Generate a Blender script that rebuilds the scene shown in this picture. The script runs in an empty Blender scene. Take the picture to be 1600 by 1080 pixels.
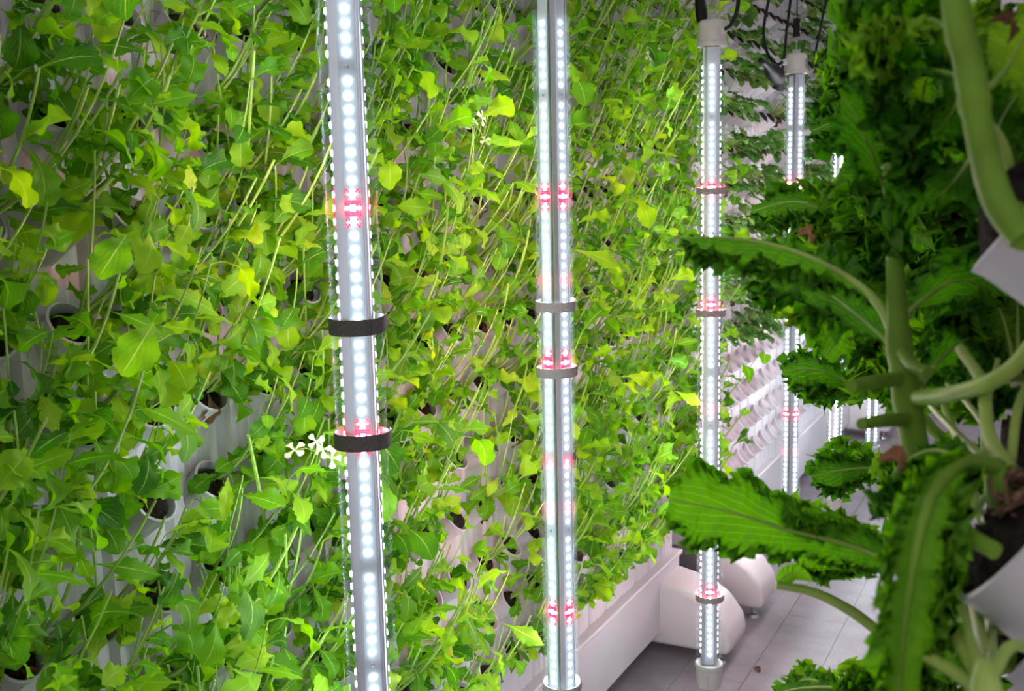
import bpy, bmesh, math, random
import numpy as np
from mathutils import Matrix, Vector

# ------------------------------------------------------------------ camera
FPX = 1723.0
CAM_H = 1.5
def unit(v):
    v = np.array(v, float); return v / np.linalg.norm(v)
_vy = unit([890, -280, FPX])
_dn = np.array([260, 11430, FPX]); _dn = unit(_dn - _dn.dot(_vy) * _vy)
_vz = -_dn
_vx = np.cross(_vy, _vz)
if _vx[0] < 0: _vx = -_vx
MW = np.array([_vx, _vy, _vz])                 # world = MW @ (right, down, forward)
scene = bpy.context.scene
C = scene.collection
cam_d = bpy.data.cameras.new('camera')
cam = bpy.data.objects.new('camera', cam_d); C.objects.link(cam)
R3 = np.column_stack([MW[:, 0], -MW[:, 1], -MW[:, 2]])
m4 = Matrix.Identity(4)
for i in range(3):
    for j in range(3): m4[i][j] = R3[i, j]
m4[2][3] = CAM_H
cam.matrix_world = m4
cam_d.sensor_width = 36.0
cam_d.lens = FPX * 36.0 / 1600.0
cam_d.clip_start = 0.02
cam_d.dof.use_dof = True
cam_d.dof.focus_distance = 1.75
cam_d.dof.aperture_fstop = 11.0
scene.camera = cam

# ------------------------------------------------------------------ world, exposure
world = bpy.data.worlds.new('room_light'); scene.world = world
world.use_nodes = True
bg = world.node_tree.nodes['Background']
bg.inputs[0].default_value = (1.0, 0.93, 0.99, 1)
bg.inputs[1].default_value = 0.5
scene.view_settings.view_transform = 'Standard'
scene.view_settings.look = 'None'
scene.view_settings.gamma = 1
scene.view_settings.exposure = 0.18
scene.view_settings.use_curve_mapping = False
try:
    scene.cycles.max_bounces = 5
    scene.cycles.diffuse_bounces = 2
    scene.cycles.transparent_max_bounces = 8
    scene.cycles.sample_clamp_indirect = 4.0
    scene.cycles.use_denoising = True
    scene.cycles.adaptive_threshold = 0.035
except Exception:
    pass
LED_L = 210.0          # radiance of a white diode

# ------------------------------------------------------------------ picture <-> place
H0 = np.array([0, 0, CAM_H])
def at(px, py, d):
    return H0 + MW @ np.array([(px - 800) / FPX, (py - 540) / FPX, 1.0]) * d
def atX(px, py, x):
    r = MW @ np.array([(px - 800) / FPX, (py - 540) / FPX, 1.0]); return H0 + r * (x / r[0])
def proj(p):
    c = MW.T @ (np.array(p, float) - H0); return 800 + FPX * c[0] / c[2], 540 + FPX * c[1] / c[2], c[2]
def z_of(py, X, Y):
    a = MW.T @ np.array([X, Y, -CAM_H]); b = MW.T @ np.array([0, 0, 1.0]); k = (py - 540) / FPX
    return (k * a[2] - a[1]) / (b[1] - k * b[2])

# ------------------------------------------------------------------ mesh helpers
class MB:
    def __init__(s): s.v = []; s.f = []; s.uv = None
    def add(s, v, f):
        o = len(s.v); s.v += [tuple(float(c) for c in p) for p in v]; s.f += [tuple(i + o for i in q) for q in f]; return s
    def box(s, x0, x1, y0, y1, z0, z1):
        return s.add([(x0,y0,z0),(x1,y0,z0),(x1,y1,z0),(x0,y1,z0),(x0,y0,z1),(x1,y0,z1),(x1,y1,z1),(x0,y1,z1)],
                     [(0,3,2,1),(4,5,6,7),(0,1,5,4),(1,2,6,5),(2,3,7,6),(3,0,4,7)])
    def tube(s, pts, rad, n=6, cap=True):
        P = [np.array(p, float) for p in pts]; k = len(P)
        if not hasattr(rad, '__len__'): rad = [rad] * k
        T = [unit(P[min(i+1,k-1)] - P[max(i-1,0)]) for i in range(k)]
        a = np.array([0,0,1.0]) if abs(T[0][2]) < .9 else np.array([1.0,0,0])
        u = unit(np.cross(T[0], a)); vs = []; fs = []
        for i in range(k):
            u = unit(u - u.dot(T[i]) * T[i]); w = np.cross(T[i], u)
            for j in range(n):
                t = 2 * math.pi * j / n
                vs.append(P[i] + rad[i] * (math.cos(t) * u + math.sin(t) * w))
        for i in range(k - 1):
            for j in range(n):
                j2 = (j + 1) % n
                fs.append((i*n+j, i*n+j2, (i+1)*n+j2, (i+1)*n+j))
        if cap:
            fs.append(tuple(range(n - 1, -1, -1))); fs.append(tuple((k-1)*n + j for j in range(n)))
        return s.add(vs, fs)
    def lathe(s, prof, n=24, closed=False):
        # prof: list of (r, z) about the z axis
        vs = []; fs = []; k = len(prof)
        for r, z in prof:
            for j in range(n):
                t = 2 * math.pi * j / n; vs.append((r * math.cos(t), r * math.sin(t), z))
        for i in range(k if closed else k - 1):
            i2 = (i + 1) % k
            for j in range(n):
                j2 = (j + 1) % n; fs.append((i*n+j, i*n+j2, i2*n+j2, i2*n+j))
        return s.add(vs, fs)
    def prism(s, poly, z0, z1):
        # poly in xy, extruded in z
        k = len(poly)
        vs = [(x, y, z0) for x, y in poly] + [(x, y, z1) for x, y in poly]
        fs = [(i, (i+1) % k, k + (i+1) % k, k + i) for i in range(k)]
        fs += [tuple(range(k - 1, -1, -1)), tuple(range(k, 2 * k))]
        return s.add(vs, fs)
    def xf(s, m):
        s.v = [tuple(m @ Vector(p)) for p in s.v]; return s
    def mesh(s, name, mat, smooth=False, bevel=0, ang=None):
        me = bpy.data.meshes.new(name); me.from_pydata(s.v, [], s.f); me.update()
        if bevel:
            bm = bmesh.new(); bm.from_mesh(me)
            ed = [e for e in bm.edges if len(e.link_faces) == 2 and e.calc_face_angle(0) > .35]
            bmesh.ops.bevel(bm, geom=ed, offset=bevel, segments=3, profile=.5, affect='EDGES', clamp_overlap=True)
            bm.to_mesh(me); bm.free(); me.update()
        if s.uv is not None:
            ul = me.uv_layers.new(name='UVMap')
            vi = np.empty(len(me.loops), dtype=np.int32); me.loops.foreach_get('vertex_index', vi)
            ul.data.foreach_set('uv', np.array(s.uv, dtype=np.float32)[vi].ravel())
        if mat: me.materials.append(M[mat])
        if smooth:
            me.polygons.foreach_set('use_smooth', [True] * len(me.polygons))
            if ang:
                try: me.set_sharp_from_angle(angle=ang)
                except Exception: pass
        return me
def obj(name, data, parent=None, loc=None, mw=None, label=None, kind=None):
    o = bpy.data.objects.new(name, data); C.objects.link(o)
    if parent is not None: o.parent = parent
    if mw is not None: o.matrix_basis = mw
    elif loc is not None: o.location = tuple(float(c) for c in loc)
    if label: o['label'] = label
    if kind: o['kind'] = kind
    return o
def tag(o, label, cat=None, group=None, kind=None):
    if label: o['label'] = label
    if cat: o['category'] = cat
    if group: o['group'] = group
    if kind: o['kind'] = kind
    return o
def thing(name, loc, label, cat, group=None, rz=0):
    o = bpy.data.objects.new(name, None); C.objects.link(o); o.empty_display_size = .05
    o.location = tuple(float(c) for c in loc); o.rotation_euler = (0, 0, rz)
    return tag(o, label, cat, group)

# ------------------------------------------------------------------ materials
M = {}
def nt(name):
    m = bpy.data.materials.new(name); m.use_nodes = True; M[name] = m
    t = m.node_tree; t.nodes.clear(); out = t.nodes.new('ShaderNodeOutputMaterial')
    return m, t, out
def N(t, kind, **kw):
    n = t.nodes.new(kind)
    for k, v in kw.items(): setattr(n, k, v)
    return n
def math_n(t, op, a, b=None, clamp=False):
    n = t.nodes.new('ShaderNodeMath'); n.operation = op; n.use_clamp = clamp
    for i, x in enumerate((a, b)):
        if x is None: continue
        if isinstance(x, (int, float)): n.inputs[i].default_value = x
        else: t.links.new(x, n.inputs[i])
    return n.outputs[0]
def ramp(t, fac, stops):
    n = t.nodes.new('ShaderNodeValToRGB'); e = n.color_ramp.elements
    while len(e) < len(stops): e.new(.5)
    for q, (p, c) in zip(e, stops): q.position = p; q.color = (*c, 1)
    t.links.new(fac, n.inputs[0]); return n.outputs[0]
def mixc(t, fac, a, b):
    n = t.nodes.new('ShaderNodeMix'); n.data_type = 'RGBA'
    if isinstance(fac, (int, float)): n.inputs[0].default_value = fac
    else: t.links.new(fac, n.inputs[0])
    for i, x in ((6, a), (7, b)):
        if isinstance(x, tuple): n.inputs[i].default_value = (*x, 1)
        else: t.links.new(x, n.inputs[i])
    return n.outputs[2]
def plain(name, col, rough=.5, metal=0, var=.12, scale=40, bump=0, spec=.5):
    m, t, out = nt(name)
    p = N(t, 'ShaderNodeBsdfPrincipled'); t.links.new(p.outputs[0], out.inputs[0])
    tc = N(t, 'ShaderNodeTexCoord'); no = N(t, 'ShaderNodeTexNoise'); no.inputs['Scale'].default_value = scale
    no.inputs['Detail'].default_value = 4
    t.links.new(tc.outputs['Object'], no.inputs['Vector'])
    lo = tuple(c * (1 - var) for c in col); hi = tuple(min(1, c * (1 + var)) for c in col)
    t.links.new(ramp(t, no.outputs[0], [(.3, lo), (.7, hi)]), p.inputs['Base Color'])
    p.inputs['Roughness'].default_value = rough; p.inputs['Metallic'].default_value = metal
    p.inputs['Specular IOR Level'].default_value = spec
    if bump:
        b = N(t, 'ShaderNodeBump'); b.inputs['Strength'].default_value = bump; b.inputs['Distance'].default_value = .004
        t.links.new(no.outputs[0], b.inputs['Height']); t.links.new(b.outputs[0], p.inputs['Normal'])
    return m
def emit(name, col, s):
    m, t, out = nt(name); e = N(t, 'ShaderNodeEmission')
    e.inputs[0].default_value = (*col, 1); e.inputs[1].default_value = s; t.links.new(e.outputs[0], out.inputs[0])
    return m
def leafmat(name, stops, vein, veins=7, slant=1.2, trans=.42, rough=.45, midw=.035, veinw=.16, vstr=.55, bump=.35, blotch=None):
    m, t, out = nt(name)
    uvn = N(t, 'ShaderNodeUVMap'); sx = N(t, 'ShaderNodeSeparateXYZ'); t.links.new(uvn.outputs[0], sx.inputs[0])
    a = math_n(t, 'ABSOLUTE', math_n(t, 'SUBTRACT', sx.outputs[0], .5))          # 0 .. .5 from the midrib
    tap = math_n(t, 'MULTIPLY', math_n(t, 'SUBTRACT', 1.15, sx.outputs[1]), midw)
    mid = math_n(t, 'LESS_THAN', a, tap)
    oi = N(t, 'ShaderNodeObjectInfo')
    tc = N(t, 'ShaderNodeTexCoord'); no = N(t, 'ShaderNodeTexNoise'); no.inputs['Scale'].default_value = 60
    no.inputs['Detail'].default_value = 3
    t.links.new(tc.outputs['Object'], no.inputs['Vector'])
    wob = math_n(t, 'MULTIPLY', no.outputs[0], .5)
    ph = math_n(t, 'ADD', math_n(t, 'SUBTRACT', math_n(t, 'MULTIPLY', sx.outputs[1], veins), math_n(t, 'MULTIPLY', a, slant * veins)), wob)
    fr = math_n(t, 'ABSOLUTE', math_n(t, 'SUBTRACT', math_n(t, 'FRACT', ph), .5))   # 0 on the vein
    sv = math_n(t, 'SUBTRACT', 1.0, math_n(t, 'DIVIDE', fr, veinw), True)
    sv = math_n(t, 'MULTIPLY', sv, math_n(t, 'SUBTRACT', 1.0, math_n(t, 'MULTIPLY', a, 1.7), True))
    vm = math_n(t, 'MAXIMUM', mid, math_n(t, 'MULTIPLY', sv, vstr), True)
    r = math_n(t, 'ADD', oi.outputs['Random'], math_n(t, 'MULTIPLY', math_n(t, 'SUBTRACT', no.outputs[0], .5), .35))
    base = ramp(t, r, stops)
    col = mixc(t, vm, base, vein)
    if blotch:
        n2 = N(t, 'ShaderNodeTexNoise'); n2.inputs['Scale'].default_value = 22; t.links.new(tc.outputs['Object'], n2.inputs['Vector'])
        col = mixc(t, math_n(t, 'MULTIPLY', math_n(t, 'GREATER_THAN', n2.outputs[0], .66), .6), col, blotch)
    df = N(t, 'ShaderNodeBsdfDiffuse'); t.links.new(col, df.inputs['Color'])
    gs = N(t, 'ShaderNodeBsdfGlossy'); gs.inputs['Roughness'].default_value = rough; gs.inputs['Color'].default_value = (1, 1, 1, 1)
    p = N(t, 'ShaderNodeMixShader'); p.inputs[0].default_value = .022
    t.links.new(df.outputs[0], p.inputs[1]); t.links.new(gs.outputs[0], p.inputs[2])
    b = N(t, 'ShaderNodeBump'); b.inputs['Strength'].default_value = bump; b.inputs['Distance'].default_value = .002
    t.links.new(math_n(t, 'ADD', vm, math_n(t, 'MULTIPLY', no.outputs[0], .6)), b.inputs['Height']); t.links.new(b.outputs[0], df.inputs['Normal']); t.links.new(b.outputs[0], gs.inputs['Normal'])
    tr = N(t, 'ShaderNodeBsdfTranslucent')
    hs = N(t, 'ShaderNodeHueSaturation'); hs.inputs['Saturation'].default_value = 1.1; hs.inputs['Value'].default_value = 1.5
    t.links.new(col, hs.inputs['Color']); t.links.new(hs.outputs[0], tr.inputs[0])
    mx = N(t, 'ShaderNodeMixShader'); mx.inputs[0].default_value = trans
    t.links.new(p.outputs[0], mx.inputs[1]); t.links.new(tr.outputs[0], mx.inputs[2]); t.links.new(mx.outputs[0], out.inputs[0])
    return m

leafmat('arugula_leaf', [(0, (.04,.17,.010)), (.25, (.105,.32,.011)), (.6, (.195,.46,.012)), (.88, (.31,.57,.015)), (1, (.40,.60,.025))], (.46,.68,.14), 6, 1.1, .45, vstr=.28)
leafmat('strawberry_leaf', [(0, (.04,.12,.02)), (.5, (.09,.23,.045)), (1, (.22,.37,.08))], (.24,.38,.14), 8, 1.2, .3)
leafmat('kale_leaf', [(0, (.045,.20,.011)), (.4, (.09,.31,.013)), (.8, (.175,.45,.018)), (1, (.28,.55,.03))], (.38,.60,.12), 6, 1.9, .5, vstr=.75, veinw=.09, midw=.016, bump=.6)
leafmat('withered_leaf', [(0, (.10,.04,.02)), (1, (.26,.13,.07))], (.36,.22,.12), 5, 1.1, .3)
plain('arugula_stem', (.31,.50,.08), .5, var=.25, scale=25)
plain('kale_stem', (.15,.29,.025), .5, var=.22, scale=30, bump=.15, spec=.2)
plain('kale_petiole', (.33,.50,.09), .4, var=.2, scale=30)
plain('petal_cream', (.85,.83,.50), .6, var=.06)
plain('petal_white', (.9,.88,.85), .6, var=.04)
plain('pollen', (.75,.62,.10), .7)
plain('white_plastic', (.66,.63,.66), .42, var=.05, scale=6)
plain('foot_plastic', (.72,.67,.68), .38, var=.03, scale=5)
plain('plug', (.022,.016,.013), .95, var=.6, scale=160, bump=.9, spec=.2)
plain('root_fibre', (.20,.12,.07), .9, var=.5, scale=200, bump=.6, spec=.2)
plain('black_mesh', (.012,.012,.016), .6, var=.2)
plain('aluminium', (.78,.81,.86), .32, 1.0, var=.08, scale=12)
plain('steel', (.6,.6,.6), .28, 1.0, var=.1)
plain('led_board', (.66,.74,.80), .35, var=.03)
plain('cap_plastic', (.60,.62,.58), .5, var=.05)
plain('strap_grey', (.36,.34,.33), .8, var=.15, scale=300, bump=.4, spec=.3)
plain('strap', (.13,.115,.11), .8, var=.2, scale=300, bump=.4, spec=.3)
plain('black_rubber', (.008,.008,.01), .55, var=.2, spec=.25)
plain('label_paper', (.30,.30,.30), .6)
plain('label_ink', (.05,.05,.05), .6)
plain('bottle_white', (.8,.8,.8), .35, var=.03)
plain('bottle_label', (.03,.12,.35), .5)
plain('wall_paint', (.62,.58,.60), .7, var=.05, scale=3)
plain('grout', (.20,.18,.19), .9)
plain('red_cord', (.35,.06,.06), .5)
emit('led_white', (.86, .96, 1.0), LED_L)
emit('led_red', (1.0, .012, .05), LED_L * 7)
emit('red_chip', (1.0, .012, .06), 3.2)  # emissive colour standing in for the red bloom around the diodes
emit('led_rim', (.80, .94, 1.0), LED_L * .09)
emit('led_rim_red', (1.0, .012, .05), LED_L * 1.6)
# speckled vinyl tile
def floor_mat():
    m, t, out = nt('vinyl_tile')
    p = N(t, 'ShaderNodeBsdfPrincipled'); t.links.new(p.outputs[0], out.inputs[0])
    g = N(t, 'ShaderNodeNewGeometry'); oi = N(t, 'ShaderNodeObjectInfo')
    n1 = N(t, 'ShaderNodeTexNoise'); n1.inputs['Scale'].default_value = 9; n1.inputs['Detail'].default_value = 6
    n2 = N(t, 'ShaderNodeTexVoronoi'); n2.inputs['Scale'].default_value = 55
    t.links.new(g.outputs['Position'], n1.inputs['Vector']); t.links.new(g.outputs['Position'], n2.inputs['Vector'])
    b = ramp(t, n1.outputs[0], [(.3, (.26,.23,.255)), (.7, (.345,.31,.34))])
    fl = math_n(t, 'LESS_THAN', n2.outputs['Distance'], .10)
    c = mixc(t, math_n(t, 'MULTIPLY', fl, .6), b, (.72,.68,.70))
    t.links.new(c, p.inputs['Base Color']); p.inputs['Roughness'].default_value = .42
floor_mat()
def sheath_mat():
    m, t, out = nt('clear_sheath')
    tr = N(t, 'ShaderNodeBsdfTransparent'); tr.inputs[0].default_value = (.97,.99,1,1)
    sc = N(t, 'ShaderNodeBsdfTranslucent'); sc.inputs[0].default_value = (.8,.9,1,1)
    gl = N(t, 'ShaderNodeBsdfGlossy'); gl.inputs['Roughness'].default_value = .12
    lw = N(t, 'ShaderNodeLayerWeight'); lw.inputs[0].default_value = .12
    m1 = N(t, 'ShaderNodeMixShader'); m1.inputs[0].default_value = SHEATH_HAZE
    t.links.new(tr.outputs[0], m1.inputs[1]); t.links.new(sc.outputs[0], m1.inputs[2])
    m2 = N(t, 'ShaderNodeMixShader'); t.links.new(math_n(t, 'MULTIPLY', lw.outputs['Fresnel'], .12), m2.inputs[0])
    t.links.new(m1.outputs[0], m2.inputs[1]); t.links.new(gl.outputs[0], m2.inputs[2]); t.links.new(m2.outputs[0], out.inputs[0])
SHEATH_HAZE = .011
sheath_mat()

# ------------------------------------------------------------------ room
fl = tag(obj('floor', MB().box(-2.4, 3.0, -1.5, 9.0, -.05, -.006).mesh('floor', 'grout')), 'grey lilac floor laid with speckled vinyl tiles', kind='structure')
TW, TLN = .19, 1.14
tile_me = MB().box(.0007, TW - .0007, .0007, TLN - .0007, -.0055, 0).mesh('tile', 'vinyl_tile')
def tile_pos(i, j): return (-.635 + i * TW, -1.5 + j * TLN + (.57 if i % 2 else 0), 0)
MBt = MB()
for i in range(-9, 19):
    for j in range(-1, 10):
        p = tile_pos(i, j)
        if p[1] < -1.5 or p[1] + TLN > 9.0: continue
        if -3 <= i <= 3 and j >= 2: obj('tile', tile_me, fl, p)
        else: MBt.box(p[0] + .0007, p[0] + TW - .0007, p[1] + .0007, p[1] + TLN - .0007, -.0055, 0)
obj('floor_tiles', MBt.mesh('floor_tiles', 'vinyl_tile'), fl, kind='stuff')
tag(obj('wall_back', MB().box(-2.4, 3.0, 9.0, 9.1, 0, 2.9).mesh('wall_back', 'wall_paint')), 'pale painted wall at the far end of the aisle', kind='structure')
tag(obj('wall_left', MB().box(-2.4, -2.3, -1.5, 9.0, 0, 2.9).mesh('wall_left', 'wall_paint')), 'pale painted wall behind the planting racks', kind='structure')

# ------------------------------------------------------------------ planting racks
PX = -1.125           # front of the left panels
ROW0, ROWP, COLP = .42, .128, .115
def cup_mesh(name='cup', n=20, ln=.036, r=.029):
    b = MB()
    prof = [(r - .004, -.05), (r, .0), (r + .0025, ln - .006), (r + .004, ln), (r + .0005, ln + .001), (r - .004, ln - .02), (r - .006, -.03)]
    b.lathe(prof, n)
    a = math.radians(52)
    return b.xf(Matrix.Translation((.006, 0, 0)) @ Matrix.Rotation(a, 4, 'Y')).mesh(name, 'white_plastic', True, ang=.6)
def plug_mesh():
    rnd = random.Random(5); b = MB(); n = 14
    vs = [(0, 0, .034)]; fs = []
    for k, (rr, zz) in enumerate(((.012, .036), (.021, .030), (.0245, .02), (.024, -.03))):
        for j in range(n):
            t = 2 * math.pi * j / n; q = rr * (1 + rnd.uniform(-.06, .06) * (k < 3)); vs.append((q * math.cos(t), q * math.sin(t), zz + rnd.uniform(-.004, .004) * (k < 2)))
    fs += [(0, 1 + j, 1 + (j + 1) % n) for j in range(n)]
    for k in range(3):
        for j in range(n): fs.append((1 + k*n + j, 1 + (k+1)*n + j, 1 + (k+1)*n + (j+1) % n, 1 + k*n + (j+1) % n))
    b.add(vs, fs)
    return b.xf(Matrix.Translation((.006, 0, 0)) @ Matrix.Rotation(math.radians(52), 4, 'Y')).mesh('growing_plug', 'plug')
def channel_mesh(rib=.0022):
    w = COLP / 2 - .0012
    ys = np.linspace(-w, w, 15); poly = []
    for y in ys:
        u = y / w
        x = -.004 * u * u - (.010 if abs(u) > .93 else 0) + rib * math.cos(u * math.pi * 5) * (abs(u) < .9)
        poly.append((x, y))
    poly += [(-.06, w), (-.06, -w)]
    return MB().prism(poly, .30, 2.56).mesh('channel', 'white_plastic')
CUP, PLUG, CHAN, CHAN_FLAT = cup_mesh(), plug_mesh(), channel_mesh(), channel_mesh(0)
def foot_mesh():
    pr = [(-.10, .045), (.235, .045), (.245, .075), (.235, .125), (.19, .185), (.12, .225), (0, .25), (-.10, .25)]
    b = MB().prism([(x, z) for x, z in pr], 0, .19)
    b.v = [(x, z2, y) for x, y, z2 in b.v]; b.f = [tuple(reversed(q)) for q in b.f]
    return b.mesh('foot', 'foot_plastic', True, bevel=.016, ang=.7)
FOOT = foot_mesh()
LEVEL = MB().lathe([(.0, .045), (.006, .045), (.006, .014), (.018, .010), (.021, .0), (0, 0)], 16).mesh('levelling_foot', 'steel', True, ang=.6)
def in_frame(p, mx=60, my=60):
    x, y, d = proj(p); return d > .1 and -mx < x < 1600 + mx and -my < y < 1080 + my
def rack(y0, y1, label, cupfilter, plugfilter, face=1, x=PX, cup=None):
    """a planting rack; face=+1 looks to +X.  Local frame: +x out of the panel."""
    L = y1 - y0
    r = thing('planting_rack', (x, y0 if face > 0 else y1, 0), label, 'planting rack', rz=0 if face > 0 else math.pi)
    n = int(L / COLP); off = (L - n * COLP) / 2
    cups = []
    for i in range(n):
        yl = off + (i + .5) * COLP
        obj('channel', CHAN if cup is None else CHAN_FLAT, r, (0, yl, 0))
        for k in range(17):
            z = ROW0 + k * ROWP
            wy = y0 + yl if face > 0 else y1 - yl
            wp = np.array([x + face * .03, wy, z])
            if cupfilter(i, k, wp):
                c = obj('cup', cup or CUP, r, (0, yl, z)); cups.append((i, k, np.array([x, wy, z])))
                if plugfilter(i, k, wp): obj('growing_plug', PLUG, c)
    tr = MB().box(-.22, .019, .0, L, .085, .285)
    obj('trough', tr.mesh('trough', 'white_plastic', bevel=.006), r)
    obj('ledge', MB().box(-.10, .030, .0, L, .2853, .300).mesh('ledge', 'white_plastic', bevel=.004), r)
    obj('top_cap', MB().box(-.08, .02, 0, L, 2.56, 2.6).mesh('top_cap', 'white_plastic', bevel=.004), r)
    for yl in (.0, L - .19):
        f = obj('foot', FOOT, r, (.0, yl, 0)); obj('levelling_foot', LEVEL, f, (.195, .05, 0)); obj('levelling_foot', LEVEL, f, (-.07, .1, 0))
    return r, cups
R1Y0, R1Y1 = .42, 3.31
rack1, cups1 = rack(R1Y0, R1Y1, 'white planting wall of round cups overgrown with arugula, nearest on the left',
                    lambda i, k, p: in_frame(p, 420, 330), lambda i, k, p: True)
rack2, cups2 = rack(3.52, 6.52, 'white planting wall with bare lower cups and strawberry plants above, beyond the arugula',
                    lambda i, k, p: in_frame(p) and p[1] < 6.2, lambda i, k, p: k >= 4, cup=cup_mesh('cup', 24, .028, .031))

# ------------------------------------------------------------------ hanging LED grow lights
TX = -.80
TZ0, TZ1 = .25, 1.80
SH_R = .0325
def core_mesh():
    # square core with ridged corners, quarter repeated four times
    q = [(.0195, -.0108), (.0195, .0108), (.0160, .0110), (.0160, .0120), (.0208, .0122), (.0208, .0140), (.0165, .0142), (.0165, .0150), (.0200, .0152), (.0200, .0166), (.0175, .0170)]
    poly = []
    for k in range(4):
        c, s = math.cos(k * math.pi / 2), math.sin(k * math.pi / 2)
        poly += [(c * x - s * y, s * x + c * y) for x, y in q]
    return MB().prism(poly, TZ0, TZ1).mesh('core', 'aluminium')
CORE = core_mesh()
BOARD = MB().box(.0196, .0207, -.0105, .0105, TZ0 + .004, TZ1 - .004).mesh('led_board', 'led_board')
SHEATH = MB().lathe([(SH_R, TZ0 - .01), (SH_R, TZ1 + .01)], 48).mesh('sheath', 'clear_sheath', True)
def led_shape(r=.0037, h=.0016):
    b = MB(); vs = []; n = 8
    for rr, hh in ((r * 1.15, 0), (r, h)):
        for j in range(n):
            t = 2 * math.pi * j / n; vs.append((hh, rr * math.cos(t), rr * math.sin(t)))
    fs = [(j, (j+1) % n, n+(j+1) % n, n+j) for j in range(n)] + [tuple(n + j for j in range(n))]
    return b.add(vs, fs)
def lit_mesh(b, name, mat):
    me = b.mesh(name, mat); me.materials.append(M['led_rim_red' if 'red' in mat else 'led_rim'])
    for p in me.polygons: p.material_index = 0 if len(p.vertices) == 8 else 1
    return me
LED = lit_mesh(led_shape(), 'led', 'led_white')
LEDR = lit_mesh(led_shape(.0026, .0012), 'red_led', 'led_red')
GLOW_DOTS = MB()  # emissive dots added to imitate red glow spreading from the diodes, sparser outward
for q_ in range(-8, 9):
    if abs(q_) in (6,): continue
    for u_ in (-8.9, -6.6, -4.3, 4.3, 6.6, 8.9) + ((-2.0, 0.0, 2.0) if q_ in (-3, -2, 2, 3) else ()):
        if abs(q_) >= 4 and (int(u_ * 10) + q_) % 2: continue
        GLOW_DOTS.box(.0, .0006, u_ * .001 - .001, u_ * .001 + .001, q_ * .0028 - .0012, q_ * .0028 + .0012)
GLOW_DOTS = GLOW_DOTS.mesh('red_glow_dots', 'red_chip')
SCREW = MB().add(*(lambda b: (b.v, b.f))(led_shape(.0024, .001))).mesh('screw', 'steel', True)
NLED = 90
def led_z():
    P = (TZ1 - TZ0 - .04) / NLED; out = []
    for i in range(NLED):
        j = i % 45
        if j in (0, 8): continue
        out.append(TZ1 - .02 - (i + .5) * P)
    return out
LEDZ = led_z()
LEDROW = MB()
for z in LEDZ:
    s_ = led_shape(); LEDROW.add([(a + .0207, b_, c + z) for a, b_, c in s_.v], s_.f)
LEDROW = lit_mesh(LEDROW, 'led_row', 'led_white')
def cap_top_mesh():
    pr = [(0, .002), (.0355, .002), (.0360, .004), (.0360, .012), (.0335, .014), (.0330, .045), (.0315, .058), (.027, .063), (0, .064)]
    return MB().lathe(pr, 28).mesh('top_cap', 'cap_plastic', True, ang=.5)
def cap_bot_mesh():
    pr = [(0, -.002), (.0355, -.002), (.0362, -.004), (.0362, -.012), (.0335, -.014), (.0325, -.055), (.031, -.064), (.0, -.066)]
    b = MB().lathe([(r, z) for r, z in reversed(pr)], 28)
    b.box(.026, .0345, -.011, .011, -.062, -.020)
    return b.mesh('bottom_cap', 'cap_plastic', True, ang=.5)
CAPT, CAPB = cap_top_mesh(), cap_bot_mesh()
def strap_mesh(h):
    n = 40; R0, R1 = .0335, .0352; vs = []; fs = []
    b = MB().lathe([(R0, -h/2), (R1, -h/2), (R1, h/2), (R0, h/2)], n, True)
    # overlapping tail
    k = 9
    for i in range(k):
        t = -.55 + i * .13; rr = .0353 + .0018 * (i / k)
        for z in (-h/2 + .0008 + i*.0004, h/2 - .0008 + i*.0004):
            for r in (rr, rr + .0013): vs.append((r * math.cos(t), r * math.sin(t), z))
    for i in range(k - 1):
        a, c = 4 * i, 4 * i + 4
        for p, q in ((0, 1), (1, 3), (3, 2), (2, 0)): fs.append((a+p, a+q, c+q, c+p))
    fs += [(0, 2, 3, 1), (4*k-4, 4*k-3, 4*k-1, 4*k-2)]
    tl = MB().add(vs, fs)
    m_ = 'strap' if h > .02 else 'strap_grey'
    return b.mesh('strap', m_, True, ang=.5), tl.mesh('strap_tail', m_, True, ang=.5)
STR = {h: strap_mesh(h) for h in (.0205, .0165)}
def catmull(P, n):
    P = [np.array(p, float) for p in P]; k = len(P); out = []
    ext = [2*P[0]-P[1]] + P + [2*P[-1]-P[-2]]
    for i in range(n):
        u = i / (n - 1) * (k - 1); j = min(int(u), k - 2); t = u - j
        a, b, c, d = ext[j:j+4]
        out.append(.5 * ((2*b) + (-a+c)*t + (2*a-5*b+4*c-d)*t*t + (-a+3*b-3*c+d)*t**3))
    return out
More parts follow.
